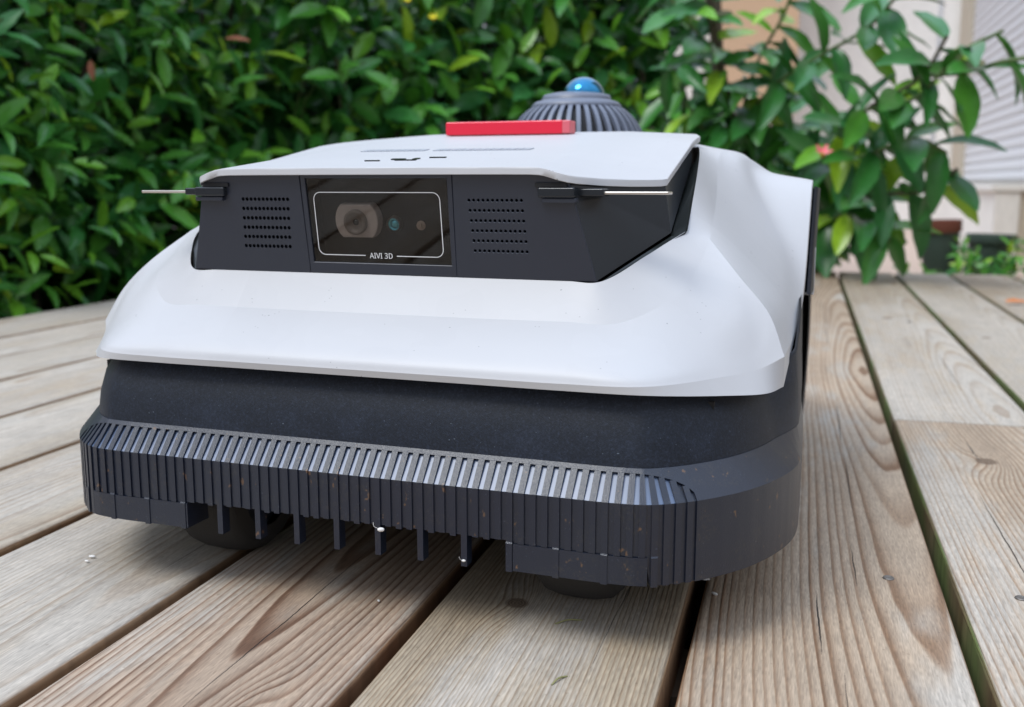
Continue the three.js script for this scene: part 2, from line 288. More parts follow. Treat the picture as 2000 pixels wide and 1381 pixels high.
// waist between bumper and hood, running on along the sides under the hood edge
const waistLine = new Outline([[0, 0], [0.06, 0], [0.12, 0], [0.158, -0.0002], [0.176, -0.0032], [0.193, -0.0142], [0.207, -0.0285], [0.2212, -0.048], [0.2335, -0.075], [0.2408, -0.105], [0.24, -0.16], [0.2355, -0.24], [0.228, -0.3], [0.19, -0.345], [0.185, -0.45], [0.18, -0.6]]);
{
  const yTop = table([[-0.7, 0.2], [-0.5, 0.215], [-0.34, 0.232], [-0.3, 0.19], [-0.25, 0.168], [-0.167, 0.149], [-0.1, 0.135], [-0.06, 0.135], [-0.02, 0.1405], [0, 0.1425]]);
  const rows = span(-waistLine.L / 2, waistLine.L / 2, 220).map((s) => { const z = waistLine.at(s, 0, 0).z, yt = yTop(z), f = 1 - 0.8 * sstep(-0.095, -0.15, z); return [[-0.0127, 0.0995], [-0.0145, 0.112], [-0.0185, 0.125], [-0.0265, yt], [-0.035, yt + 0.001]].map(([n, y]) => waistLine.at(s, n * f, y)); });
  part('waist_panel', sheet(rows), darkM, mower);
}
// hood: columns of points from the rim of the sensor head down to the lip, right half (mirrored for the left)
const hoodCols = [
  [[0, 0.1915, -0.0585], [0, 0.1705, -0.0408], [0, 0.157, -0.0235], [0, 0.1475, -0.0128], [0, 0.1425, -0.0105], [0, 0.1387, -0.0115]],
  [[0.07, 0.1915, -0.0585], [0.07, 0.1705, -0.041], [0.071, 0.157, -0.0235], [0.071, 0.1475, -0.0128], [0.071, 0.1425, -0.0105], [0.071, 0.1387, -0.0115]],
  [[0.115, 0.1915, -0.0585], [0.119, 0.1707, -0.0425], [0.123, 0.157, -0.0236], [0.125, 0.1475, -0.013], [0.126, 0.1425, -0.0105], [0.126, 0.1387, -0.0112]],
  [[0.1335, 0.1915, -0.0585], [0.1469, 0.1704, -0.047], [0.1584, 0.1555, -0.027], [0.1669, 0.1467, -0.0165], [0.1695, 0.143, -0.0145], [0.1707, 0.1385, -0.0145]],
  [[0.1539, 0.2047, -0.085], [0.1746, 0.1842, -0.073], [0.1919, 0.163, -0.061], [0.2, 0.1498, -0.054], [0.2031, 0.1436, -0.051], [0.2065, 0.1344, -0.048]],
  [[0.1625, 0.2115, -0.102], [0.181, 0.1965, -0.097], [0.2052, 0.1739, -0.083], [0.2175, 0.153, -0.077], [0.221, 0.1454, -0.0745], [0.2252, 0.1325, -0.0705]],
  [[0.1703, 0.2178, -0.124], [0.1838, 0.2125, -0.1245], [0.2052, 0.1915, -0.1048], [0.2225, 0.1726, -0.097], [0.2325, 0.1505, -0.088], [0.2322, 0.1325, -0.0935]],
  [[0.1674, 0.2513, -0.17], [0.1782, 0.2319, -0.18], [0.1982, 0.2056, -0.188], [0.2198, 0.1757, -0.195], [0.2306, 0.1509, -0.178], [0.2312, 0.1472, -0.172]],
  [[0.1551, 0.2693, -0.25], [0.1678, 0.2562, -0.257], [0.1866, 0.2363, -0.261], [0.2106, 0.2051, -0.265], [0.2299, 0.1731, -0.262], [0.2303, 0.1695, -0.262]],
  [[0.1385, 0.2737, -0.33], [0.1602, 0.2706, -0.33], [0.174, 0.2652, -0.332], [0.186, 0.2534, -0.335], [0.2275, 0.244, -0.34], [0.228, 0.2401, -0.34]],
  [[0.122, 0.279, -0.42], [0.168, 0.268, -0.42], [0.184, 0.256, -0.42], [0.2, 0.248, -0.42], [0.2235, 0.24, -0.42], [0.224, 0.236, -0.42]],
  [[0.1, 0.262, -0.55], [0.15, 0.25, -0.55], [0.178, 0.235, -0.55], [0.198, 0.222, -0.545], [0.214, 0.205, -0.54], [0.2145, 0.201, -0.54]],
  [[0.09, 0.2, -0.63], [0.14, 0.192, -0.625], [0.168, 0.182, -0.615], [0.188, 0.172, -0.605], [0.204, 0.16, -0.595], [0.2045, 0.156, -0.595]],
];
{
  const full = [...hoodCols.slice(1).reverse().map((c) => c.map(([x, y, z]) => V(-x, y, z))), ...hoodCols.map((c) => c.map((p) => V(...p)))];
  const NA = 8, NB = 24;
  const colsU = full.map((c) => { const q = new THREE.CatmullRomCurve3([c[0], c[0].clone().lerp(c[1], 0.5), c[1]]); return Array.from({ length: NA + 1 }, (_, i) => q.getPoint(i / NA)); });
  const colsL = full.map((c) => { const q = new THREE.CatmullRomCurve3(c.slice(1, 5), false, 'centripetal'); return Array.from({ length: NB + 1 }, (_, i) => q.getPoint(i / NB)); });
  // the ridge from the head corner down to the lip (column 6) is a soft crease: three stretches, each smooth in itself
  const NC = full.length, kL = (NC - 1) / 2 - 6, kR = (NC - 1) / 2 + 6, cuts = [[0, kL], [kL, kR], [kR, NC - 1]];
  const curve = (list) => { const q = new THREE.CatmullRomCurve3(list, false, 'centripetal'), M = (list.length - 1) * 14; return Array.from({ length: M + 1 }, (_, i) => q.getPoint(i / M)); };
  const across = (list) => cuts.flatMap(([a, b], k) => { const r = curve(list.slice(a, b + 1)); return k ? r.slice(1) : r; });
  const pieces = [];
  const wv = (q) => [q.x + 1, q.y - q.z + 1];
  for (const [a, b] of cuts) {
    pieces.push(sheet(Array.from({ length: NA + 1 }, (_, i) => curve(colsU.slice(a, b + 1).map((c) => c[i]))), wv));
    pieces.push(sheet(Array.from({ length: NB + 1 }, (_, i) => curve(colsL.slice(a, b + 1).map((c) => c[i]))), wv));
  }
  const lip = across(full.map((c) => c[5])), under = lip.map((p) => { const q = p.clone(); q.x *= 0.93; q.z = q.z < -0.3 ? q.z : q.z - 0.012; q.y -= 0.0002; return q; });
  const last = across(full.map((c) => c[4])), rim0 = across(full.map((c) => c[0])), l1 = last.map((p, i) => p.clone().lerp(lip[i], 0.12)), l2 = last.map((p, i) => p.clone().lerp(lip[i], 0.88));
  const wuv = (q) => [q.x + 1, q.y - q.z + 1];
  part('hood', merge([...pieces, sheet([last, l1, l2, lip], wuv), sheet([lip, under], wuv)]), whiteM, mower);
  // rear deck of the hood, between the two inner rims
  const rim = rim0, n = rim.length, rows = [];
  for (let i = n - 1; i >= n - 46; i--) { const a = rim[n - 1 - i], b = rim[i]; rows.push(span(0, 1, 10).map((t) => { const q = a.clone().lerp(b, t); q.y -= 0.005 * Math.sin(Math.PI * t); return q; })); }
  part('rear_deck', sheet(rows, wuv), whiteM, mower);
  const back = sheet([lip.filter((_, i) => i > 0).slice(0, 1), lip.slice(-1)].map((r) => [r[0], r[0].clone().setY(0.1)]));
  part('rear_panel', back, darkM, mower);
}
// ---- sensor head
const head = { TR: V(0.1165, 0.2462, -0.0502), BR: V(0.132, 0.1918, -0.0583), tipT: V(0.1592, 0.2443, -0.1095), tipL: V(0.163, 0.2168, -0.11), bkT: V(0.1515, 0.2675, -0.24), bkL: V(0.1525, 0.2595, -0.235) };
const mir = (v) => V(-v.x, v.y, v.z);
{
  // front plates left and right of the window, with real speaker holes; drawn in (x, height along the tilted face)
  const tilt = Math.atan2(0.0088, 0.0588), H = Math.hypot(0.0588, 0.0088);
  const place = (g) => { g.rotateX(tilt); g.translate(0, 0.1918, -0.0583); return g; }; // local y up along the face, z outwards
  const win = 0.0482;
  for (const sg of [-1, 1]) {
    const sh = new THREE.Shape([[win + 0.0006, 0], [0.132, 0], [0.1177, H - 0.0045], [0.1165, H - 0.0045], [0.106, H - 0.0008], [win + 0.0016, H]].map(([x, y]) => new THREE.Vector2(x * sg, y)));
    for (let r = 0; r < 6; r++) for (let c = 0; c < 12; c++) {
      const hx = (0.0588 + c * 0.00285 + (5 - r) * 0.0004) * sg, hy = 0.0165 + r * 0.0058 - 0.0008, h = new THREE.Path(); h.absarc(hx, hy, 0.00118, 0, Math.PI * 2, true); sh.holes.push(h);
    }
    const g = new THREE.ExtrudeGeometry(sh, { depth: 0.0022, bevelEnabled: true, bevelSize: 0.0003, bevelThickness: 0.0003, bevelSegments: 1, curveSegments: 4 }); g.translate(0, 0, -0.0025);
    const pl = part('speaker_plate', place(g), satinM, mower);
    part('speaker_backing', place(box(0.045, 0.044, 0.004, 0.076 * sg, 0.031, -0.014)), blackM, pl);
  }
  // window: frame, dark chamber with the camera parts, pane, print
  const frame = new THREE.Shape([[-win, 0], [win, 0], [win + 0.0006, H], [-win - 0.0006, H]].map((p) => new THREE.Vector2(...p)));
  frame.holes.push(new THREE.Path([[-win + 0.0024, 0.0062], [win - 0.0024, 0.0062], [win - 0.002, H - 0.002], [-win + 0.002, H - 0.002]].map((p) => new THREE.Vector2(...p))));
  const wf = part('window_frame', place(new THREE.ExtrudeGeometry(frame, { depth: 0.003, bevelEnabled: true, bevelSize: 0.0003, bevelThickness: 0.0003, bevelSegments: 1 }).translate(0, 0, -0.0036)), satinM, mower);
  const chamber = merge([box(2 * win - 0.004, H - 0.006, 0.001, 0, H / 2 + 0.002, -0.0165), box(0.001, H - 0.006, 0.013, -win + 0.002, H / 2 + 0.002, -0.0102), box(0.001, H - 0.006, 0.013, win - 0.002, H / 2 + 0.002, -0.0102), box(2 * win - 0.004, 0.001, 0.013, 0, H - 0.0012, -0.0102), box(2 * win - 0.004, 0.001, 0.013, 0, 0.006, -0.0102)]);
  part('camera_chamber', place(chamber), std({ color: lin(0.006, 0.006, 0.006), roughness: 0.6 }), wf);
  const pane = box(2 * win - 0.005, H - 0.0085, 0.0006, 0, 0.0062 + (H - 0.0082) / 2, -0.0016);
  part('window_pane', place(pane), phys({ color: lin(0.72, 0.7, 0.68), transmission: 1, thickness: 0, roughness: 0.02, ior: 1.36 }), mower);
  // print on the pane: rounded line broken by the lettering
  const ink = std({ color: lin(0.8, 0.8, 0.8), roughness: 0.6 });
  const x0 = -0.0415, x1 = 0.0405, y0 = 0.0085 + 0.0026, y1 = 0.0488, R = 0.0045, T = 0.00022, pth = [];
  const arc = (cx, cy, a0, a1) => { for (let i = 0; i <= 6; i++) { const a = a0 + (a1 - a0) * i / 6; pth.push(V(cx + Math.cos(a) * R, cy + Math.sin(a) * R, -0.00115)); } };
  pth.push(V(-0.0105, y0, -0.00115)); arc(x0 + R, y0 + R, -Math.PI / 2, -Math.PI); arc(x0 + R, y1 - R, Math.PI, Math.PI / 2); arc(x1 - R, y1 - R, Math.PI / 2, 0); arc(x1 - R, y0 + R, 0, -Math.PI / 2); pth.push(V(0.0105, y0, -0.00115));
  const ln = []; for (let i = 1; i < pth.length; i++) { const a = pth[i - 1], b = pth[i], L = a.distanceTo(b), g = new THREE.BoxGeometry(L + 0.0003, 2 * T, 0.0001); g.rotateZ(Math.atan2(b.y - a.y, b.x - a.x)); g.translate((a.x + b.x) / 2, (a.y + b.y) / 2, a.z); ln.push(g); }
  part('printed_outline', place(merge(ln)), ink, mower);
  const font = await new FontLoader().loadAsync('fonts/droid/droid_sans_regular.typeface.json');
  const tg = new TextGeometry('AIVI 3D', { font, size: 0.0033, depth: 0.00008, curveSegments: 4, bevelEnabled: false }); tg.computeBoundingBox(); const bb = tg.boundingBox; tg.translate(-(bb.min.x + bb.max.x) / 2, y0 - (bb.min.y + bb.max.y) / 2, -0.0012);
  part('printed_lettering', place(tg), ink, mower);
  // camera module behind the pane
  const cs = new THREE.Shape(); { const a = 0.0135, hgt = 0.0092; for (let i = 0; i <= 32; i++) { const t = i / 32 * Math.PI * 2, x = a * Math.cos(t), y = Math.max(-hgt, Math.min(hgt, a * Math.sin(t))); i ? cs.lineTo(x, y) : cs.moveTo(x, y); } }
  part('camera_module', place(new THREE.ExtrudeGeometry(cs, { depth: 0.006, bevelEnabled: true, bevelSize: 0.0008, bevelThickness: 0.0008, bevelSegments: 2 }).translate(-0.0165, 0.031, -0.0118)), std({ color: lin(0.55, 0.5, 0.47), roughness: 0.38 }), wf);
  const ringM = std({ color: lin(0.05, 0.045, 0.04), roughness: 0.35 });
  const lathe = (prof, x, y, z) => { const g = new THREE.LatheGeometry(prof.map((p) => new THREE.Vector2(...p)), 40); g.rotateX(Math.PI / 2); g.translate(x, y, z); return place(g); };
  part('lens_barrel', lathe([[0.0003, 0.0008], [0.002, 0.0011], [0.0022, 0.0018], [0.0034, 0.0012], [0.0054, 0.0024], [0.0056, 0.0032], [0.0068, 0.0034], [0.0074, 0.003], [0.0076, 0.0005]], -0.0165, 0.0305, -0.0058), std({ color: lin(0.2, 0.175, 0.155), roughness: 0.35 }), wf);
  part('lens_glass', lathe([[0, 0.0024], [0.0009, 0.0023], [0.0017, 0.0018], [0.002, 0.001]], -0.0165, 0.0305, -0.0058), phys({ color: lin(0.01, 0.02, 0.025), roughness: 0.03, clearcoat: 1, metalness: 0.2 }), wf);
  part('depth_sensor', lathe([[0, 0.0032], [0.0012, 0.003], [0.0024, 0.0022], [0.0028, 0.0016], [0.0034, 0.0026], [0.0042, 0.0022], [0.0045, 0]], 0.0085, 0.0295, -0.0072), phys({ color: lin(0.15, 0.62, 0.75), metalness: 0.7, roughness: 0.16 }), wf);
  part('depth_sensor_ring', lathe([[0.0036, 0.0034], [0.0046, 0.0034], [0.0049, 0]], 0.0085, 0.0295, -0.0072), ringM, wf);
  part('light_emitter', merge([lathe([[0, 0.001], [0.0026, 0.0009], [0.0029, 0]], 0.0248, 0.0285, -0.0072), place(box(0.0026, 0.0026, 0.0012, 0.0246, 0.0289, -0.0058))]), std({ color: lin(0.36, 0.29, 0.24), roughness: 0.5 }), wf);
  // facets and sides of the head
  for (const f of [(v) => v, mir]) {
    const h = head;
    part('head_facet', polys([[f(h.TR), f(h.BR), f(h.tipL), f(h.tipT)]]), glossM, mower);
    part('head_side', polys([[f(h.tipT), f(h.tipL), f(h.bkL), f(h.bkT)]]), phys({ color: lin(0.03, 0.034, 0.04), roughness: 0.3, ior: 1.8 }), mower);
    const rimP = [V(0.134, 0.1905, -0.0585), V(0.1539, 0.2045, -0.085), V(0.171, 0.2178, -0.12), V(0.1674, 0.2511, -0.17), V(0.1551, 0.2691, -0.25)], inn = [h.BR.clone(), h.BR.clone().lerp(h.tipL, 0.55), h.tipL.clone(), h.tipL.clone().lerp(h.bkL, 0.6), h.bkL.clone()];
    const a = sheet([rimP.map(f), rimP.map((p, i) => { const q = p.clone().lerp(inn[i], 0.25); q.y -= 0.0035; return f(q); }), inn.map((p) => { const q = p.clone(); q.y -= 0.002; return f(q); })]);
    part('head_gasket', a, phys({ color: lin(0.016, 0.02, 0.018), roughness: 0.33 }), mower);
  }
  part('head_base', polys([[V(-0.1335, 0.1913, -0.0583), V(0.1335, 0.1913, -0.0583), V(0.1335, 0.186, -0.075), V(-0.1335, 0.186, -0.075)], [V(-0.112, 0.2495, -0.0515), V(0.112, 0.2495, -0.0515), V(0.15, 0.243, -0.12), V(-0.15, 0.243, -0.12)]]), blackM, mower);
  // contact blades with their holders, one on each side
  for (const sg of [-1, 1]) {
    const hd = merge([box(0.021, 0.0055, 0.014, 0.1115 * sg, 0.2405, -0.054, 0.001), box(0.016, 0.0042, 0.014, 0.128 * sg, 0.2405, -0.063, 0.0008)]);
    const b = part('blade_holder', hd, glossM, mower);
    part('blade', box(0.047, 0.0016, 0.0125, 0.1475 * sg, 0.2402, -0.0645, 0.0005), steelM, b);
    part('blade_recess', box(0.018, 0.0022, 0.003, 0.108 * sg, 0.2446, -0.0505), blackM, b);
    part('blade_ledge', box(0.0195, 0.0026, 0.006, 0.1128 * sg, 0.2362, -0.0515, 0.0006), satinM, b);
  }
}
// ---- top cap
const yC = table([[-0.5, 0.291], [-0.4, 0.2895], [-0.33, 0.2868], [-0.28, 0.2825], [-0.046, 0.2545]]), kC = table([[-0.4, 0.05], [-0.25, 0.06], [-0.11, 0.22], [-0.08, 0.27], [-0.046, 0.34]]);
const capY = (x, z) => { const xc = 0.104 - (-0.046 - z) * 0.075, d = Math.abs(x) - xc, e = 0.5 * (d + Math.sqrt(d * d + 0.000012)); return yC(z) - kC(z) * e - 0.00012 * (x / 0.1) ** 2; };
{
  const zf = table([[0, -0.046], [0.112, -0.0463], [0.117, -0.048], [0.121, -0.0525], [0.158, -0.1045], [0.16, -0.109]]);
  const us = [-1, -0.985, -0.96, -0.9, -0.82, -0.76, -0.735, -0.7, -0.68, -0.66, -0.64, -0.61, -0.58, -0.5, -0.4, -0.2, 0, 0.2, 0.4, 0.5, 0.58, 0.61, 0.64, 0.66, 0.68, 0.7, 0.735, 0.76, 0.82, 0.9, 0.96, 0.985, 1], vs = span(0, 1, 24);
  const Wd = table([[0, 0.16], [0.4, 0.1515], [0.62, 0.147], [1, 0.118]]), TK = 0.0042;
  const P = (u, v, dy) => { const x = u * Wd(v), z0 = zf(Math.abs(u) * 0.16), z = z0 + v * (-0.415 - z0); return V(x, capY(x, z) + dy, z); };
  const top = us.map((u) => vs.map((v) => P(u, v, 0))), bot = us.map((u) => vs.map((v) => P(u, v, -TK)));
  const per = [], nU = us.length, nV = vs.length;
  for (let i = 0; i < nU; i++) per.push([i, 0]); for (let j = 1; j < nV; j++) per.push([nU - 1, j]); for (let i = nU - 2; i >= 0; i--) per.push([i, nV - 1]); for (let j = nV - 2; j >= 0; j--) per.push([0, j]);
  const cen = V(0, 0.26, -0.2), out = (p, d, dy) => { const q = p.clone(), w = p.clone().sub(cen); w.y = 0; w.normalize(); q.addScaledVector(w, d); q.y += dy; return q; };
  const ring = [per.map(([i, j]) => top[i][j].clone()), per.map(([i, j]) => out(top[i][j], 0.0005, -0.0003)), per.map(([i, j]) => out(top[i][j], 0.0007, -0.0009)), per.map(([i, j]) => out(bot[i][j], 0.0004, 0.0003)), per.map(([i, j]) => bot[i][j].clone())];
  const wuv = (q) => [q.x + 2, q.y - q.z + 2];
  part('top_cap', merge([crease(sheet(top, wuv), 0.6), crease(sheet(bot, wuv), 0.6), crease(sheet(ring, wuv), 0.7)]), whiteM, mower);
  const onCap = (g, dy) => { const p = g.attributes.position; for (let i = 0; i < p.count; i++) p.setY(i, p.getY(i) + capY(p.getX(i), p.getZ(i)) + dy); g.computeVertexNormals(); return g; };
  const greyInk = std({ color: lin(0.38, 0.4, 0.44), roughness: 0.35 });
  for (const [xa, xb] of [[-0.06, -0.012], [-0.006, 0.062]]) { // two blocks of raised grey lettering seen at a grazing angle
    const gs = []; let x = xa; let q = 0; while (x < xb - 0.004) { const w = [0.0062, 0.0048, 0.0056, 0.0042][q++ % 4]; gs.push(box(w * 0.86, 0.0007, 0.011, x + w / 2, 0, -0.153)); x += w; }
    part('grey_marking', onCap(merge(gs), 0.0002), greyInk, mower);
  }
  const em = std({ color: lin(0.02, 0.02, 0.022), roughness: 0.2, metalness: 0.4 });
  const emb = merge([box(0.010, 0.0008, 0.0014, -0.017, 0, -0.082), box(0.009, 0.0009, 0.003, -0.003, 0, -0.09), box(0.014, 0.0007, 0.002, 0.004, 0, -0.085), box(0.011, 0.0008, 0.0016, 0.019, 0, -0.1), box(0.003, 0.0008, 0.006, 0.008, 0, -0.092)]);
  part('emblem', onCap(emb, 0.0003), em, mower);
  // red bar
  const bar = part('red_bar', box(0.0975, 0.0105, 0.016, -0.0042, 0, 0, 0.0012).translate(0, 0.2883, -0.288), phys({ color: lin(0.78, 0.012, 0.045), roughness: 0.3, clearcoat: 0.4 }), mower);
  part('end_cap', box(0.0066, 0.0101, 0.0156, 0.0472, 0.2883, -0.288, 0.001), phys({ color: lin(0.72, 0.14, 0.17), roughness: 0.35 }), bar);
}
// ---- lidar turret
{
  const tx = -0.004, tz = -0.487, m = phys({ color: lin(0.13, 0.15, 0.2), roughness: 0.45, ior: 1.7 });
  const prof = [[0.069, 0.272], [0.0675, 0.284], [0.0625, 0.2975], [0.053, 0.3105], [0.0405, 0.3195], [0.034, 0.3222]];
  const inner = new THREE.LatheGeometry(prof.map(([r, y]) => new THREE.Vector2(r - 0.0035, y - 0.0015)), 48); inner.translate(tx, 0, tz);
  const tur = part('turret', inner, blackM, mower);
  const crv = new THREE.CatmullRomCurve3(prof.map(([r, y]) => V(r, y, 0)));
  const rows = span(0, 1, 10).map((t) => { const p = crv.getPoint(t), w = 0.002; return [V(p.x - 0.004, p.y - 0.0015, -w), V(p.x, p.y, -w), V(p.x, p.y, w), V(p.x - 0.004, p.y - 0.0015, w)]; });
  const fin = crease(sheet(rows), 0.5);
  for (let i = 0; i < 40; i++) { const f = part('fin', fin, m, tur); f.position.set(tx, 0, tz); f.rotation.y = i / 40 * Math.PI * 2; }
  const rings = merge([new THREE.LatheGeometry([[0.0425, 0.3168], [0.0435, 0.3192], [0.04, 0.3225], [0.033, 0.3245], [0.0335, 0.3262], [0.0315, 0.3292], [0.0225, 0.3312], [0.0215, 0.329]].map((p) => new THREE.Vector2(...p)), 56).translate(tx, 0, tz), new THREE.LatheGeometry([[0.0665, 0.279], [0.0685, 0.2795], [0.0685, 0.2835], [0.0665, 0.2845]].map((p) => new THREE.Vector2(...p)), 56).translate(tx, 0, tz)]);
  part('turret_collar', rings, m, tur);
  part('lidar_dome', new THREE.SphereGeometry(0.0205, 40, 24, 0, Math.PI * 2, 0, Math.PI * 0.56).scale(1, 0.97, 1).translate(tx + 0.007, 0.3265, tz), phys({ color: lin(0.006, 0.17, 0.33), metalness: 0.9, roughness: 0.07, clearcoat: 0.6, clearcoatRoughness: 0.03 }), tur);
}
// ---- chassis, wheels, trim
{
  part('chassis', merge([box(0.4, 0.03, 0.5, 0, 0.115, -0.3), box(0.36, 0.062, 0.22, 0, 0.074, -0.27), box(0.3, 0.062, 0.19, 0, 0.074, -0.475), box(0.13, 0.05, 0.12, 0, 0.083, -0.1), box(0.3, 0.13, 0.24, 0, 0.16, -0.48)]), blackM, mower);
  const tyre = [[0.028, -0.024], [0.039, -0.0235], [0.0435, -0.019], [0.0455, -0.011], [0.046, 0], [0.0455, 0.011], [0.0435, 0.019], [0.039, 0.0235], [0.028, 0.024]];
  const big = [[0.07, -0.026], [0.096, -0.026], [0.103, -0.02], [0.105, 0], [0.103, 0.02], [0.096, 0.026], [0.07, 0.026]];
  const wheel = (x, z, prof, r, name) => {
    const w = part(name, new THREE.LatheGeometry(prof.map((p) => new THREE.Vector2(...p)), 48).rotateZ(Math.PI / 2).translate(x, r, z), rubberM, mower);
    part('hub', new THREE.CylinderGeometry(prof[0][0] + 0.002, prof[0][0] + 0.002, 0.034, 24).rotateZ(Math.PI / 2).translate(x, r, z), satinM, w); return w;
  };
  for (const sg of [-1, 1]) {
    wheel(0.123 * sg, -0.081, tyre, 0.046, 'caster_wheel');
    part('caster_fork', merge([box(0.008, 0.07, 0.03, (0.123 - 0.031) * sg, 0.075, -0.081, 0.002), box(0.008, 0.07, 0.03, (0.123 + 0.031) * sg, 0.075, -0.081, 0.002), box(0.07, 0.008, 0.03, 0.123 * sg, 0.106, -0.081, 0.002)]), satinM, mower);
    const w = wheel(0.192 * sg, -0.475, big, 0.105, 'drive_wheel');
    const lug = new RoundedBoxGeometry(0.05, 0.008, 0.012, 1, 0.002);
    for (let i = 0; i < 24; i++) { const a = i / 24 * Math.PI * 2, l = part('tread_lug', lug, rubberM, w); l.position.set(0.192 * sg, 0.105 + Math.sin(a) * 0.105, -0.475 + Math.cos(a) * 0.105); l.rotation.x = -a + Math.PI / 2; if (l.position.y < 0.006) l.position.y = 0.006; }
    part('fender_trim', sheet([[0.2295, 0.2435, -0.338], [0.2295, 0.2, -0.318], [0.2305, 0.165, -0.29]].map(([x, y, z]) => [V(x * sg, y, z), V((x + 0.0025) * sg, y - 0.001, z - 0.003), V((x + 0.002) * sg, y - 0.002, z - 0.05), V((x - 0.01) * sg, y - 0.002, z - 0.05)])), darkM, mower);
    part('trim_strip', merge([box(0.0014, 0.036, 0.004, 0.2318 * sg, 0.178, -0.345, 0.0005), box(0.008, 0.0018, 0.004, 0.2285 * sg, 0.1605, -0.338, 0.0006)]), whiteM, mower);
  }
}

// ---------------------------------------------------------------- plants
function leafGeo(wd, fold, droop, seg = 6) {
  const rows = [];
  for (let i = 0; i <= seg; i++) { const t = i / seg, w = wd * Math.pow(Math.sin(Math.PI * Math.min(1, 0.03 + 0.955 * Math.pow(t, 0.95))), 0.68) * (1 - 0.16 * t), y = -droop * t * t; rows.push([V(-w, y + w * fold + 0.012 * Math.sin(t * 17), t), V(-w * 0.5, y + w * fold * 0.42, t), V(0, y, t), V(w * 0.5, y + w * fold * 0.42, t), V(w, y + w * fold + 0.012 * Math.sin(t * 15 + 1), t)]); }
  return sheet(rows, (q, i, j) => [j / 4, i / seg]);
}
const leafTex = dataTex(128, 256, (i, j) => { // midrib and side veins
  const x = Math.abs(i / 127 - 0.5) * 2, y = j / 255; let a = 222 + 30 * fbm(i / 14, j / 14, 61); const v = Math.abs(((y * 11 - x * 1.6) % 1 + 1) % 1 - 0.5) * 2; a += 12 * sstep(0.8, 1, v); let b = a; if (x < 0.07) { a = 250; b = 235; } return [a * 0.97, a, b * 0.9];
});
const leafGeos = [leafGeo(0.215, 0.3, 0.16), leafGeo(0.19, 0.42, 0.3), leafGeo(0.23, 0.2, 0.08), leafGeo(0.2, 0.5, 0.4)];
const leafM = (r, g, b, ro = 0.29) => phys({ color: lin(r, g, b), map: leafTex, roughness: ro, ior: 1.45 });
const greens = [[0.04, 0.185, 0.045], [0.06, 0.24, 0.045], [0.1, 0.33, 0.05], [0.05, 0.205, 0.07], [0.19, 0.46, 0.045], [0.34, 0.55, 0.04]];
const pick = () => { const q = rnd(); return q < 0.2 ? 0 : q < 0.44 ? 1 : q < 0.7 ? 2 : q < 0.82 ? 3 : q < 0.95 ? 4 : 5; };
const greenMs = greens.map(([r, g, b]) => leafM(r, g, b));
const barkM = std({ color: lin(0.09, 0.075, 0.05), roughness: 0.9 });
const shootM = std({ color: lin(0.1, 0.16, 0.05), roughness: 0.7 });
const at = (px, depth) => [(px - 1000) / 2000 * depth, -depth]; // picture column and distance to ground position
const up = V(0, 1, 0), Z = V(0, 0, 1);
// leaf orientation: +z of the leaf along dir, its upper face towards nrm
function leafMatrix(p, dir, nrm, L) { const z = dir.clone().normalize(), x = nrm.clone().cross(z).normalize(), y = z.clone().cross(x); const m = new THREE.Matrix4().makeBasis(x.multiplyScalar(L), y.multiplyScalar(L), z.multiplyScalar(L)); m.setPosition(p); return m; }
function shootLeaves(base, dir, len, L0, list, out) { // alternate leaves along one shoot
  const n = Math.max(4, Math.round(len / (L0 * 0.3))), side = dir.clone().cross(V(rr(-0.3, 0.3), 1, rr(-0.3, 0.3))).normalize(); let ph = rnd() * 6;
  for (let i = 0; i < n; i++) {
    const t = (i + 1) / n, p = base.clone().addScaledVector(dir, len * t); p.y -= 0.12 * len * t * t; ph += 2.4;
    const rad = side.clone().applyAxisAngle(dir, ph), d = dir.clone().multiplyScalar(0.55 + 0.5 * t).addScaledVector(rad, 1).add(V(0, -0.22, 0)).normalize();
    const nrm = up.clone().multiplyScalar(0.75).addScaledVector(out, 0.75).add(V(rr(-0.35, 0.35), rr(-0.2, 0.2), rr(-0.35, 0.35)));
    list.push([leafMatrix(p, d, nrm, L0 * rr(0.7, 1.15) * (t > 0.9 ? 0.75 : 1)), p, t > 0.8 && rnd() < 0.5 ? (rnd() < 0.5 ? 4 : 2) : pick()]);
  }
}
function bush(root, leaves, keep, score) { // the leaves that show largest become parts, the rest one mass
  leaves.sort((a, b) => score(b[1]) - score(a[1]));
  const inv = new THREE.Matrix4().copy(root.matrixWorld).invert();
  leaves.forEach(([m, p, c], i) => { if (i < keep) { const q = part('leaf', leafGeos[i % 4], greenMs[c], root); q.applyMatrix4(m); q.position.sub(root.position); } });
  const rest = leaves.slice(keep);
  for (let k = 0; k < 1 && rest.length; k++) {
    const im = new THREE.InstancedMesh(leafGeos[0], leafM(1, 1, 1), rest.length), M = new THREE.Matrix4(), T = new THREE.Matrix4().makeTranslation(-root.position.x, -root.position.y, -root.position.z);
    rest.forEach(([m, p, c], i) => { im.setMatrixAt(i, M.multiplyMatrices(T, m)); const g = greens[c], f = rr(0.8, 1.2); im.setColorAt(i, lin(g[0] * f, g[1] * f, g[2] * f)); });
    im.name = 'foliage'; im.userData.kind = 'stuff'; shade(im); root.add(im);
  }
}
const inView = (p) => { const d = -p.z * Math.cos(0.1646) - (p.y - 0.2454) * Math.sin(0.1646) * -1, yy = (p.y - 0.2454) * Math.cos(0.1646) + -p.z * Math.sin(0.1646), dep = -p.z * Math.cos(0.1646) - (p.y - 0.2454) * Math.sin(0.1646); return Math.abs(p.x / dep) < 0.51 && yy / dep < 0.35 ? 1 / dep : 0; };
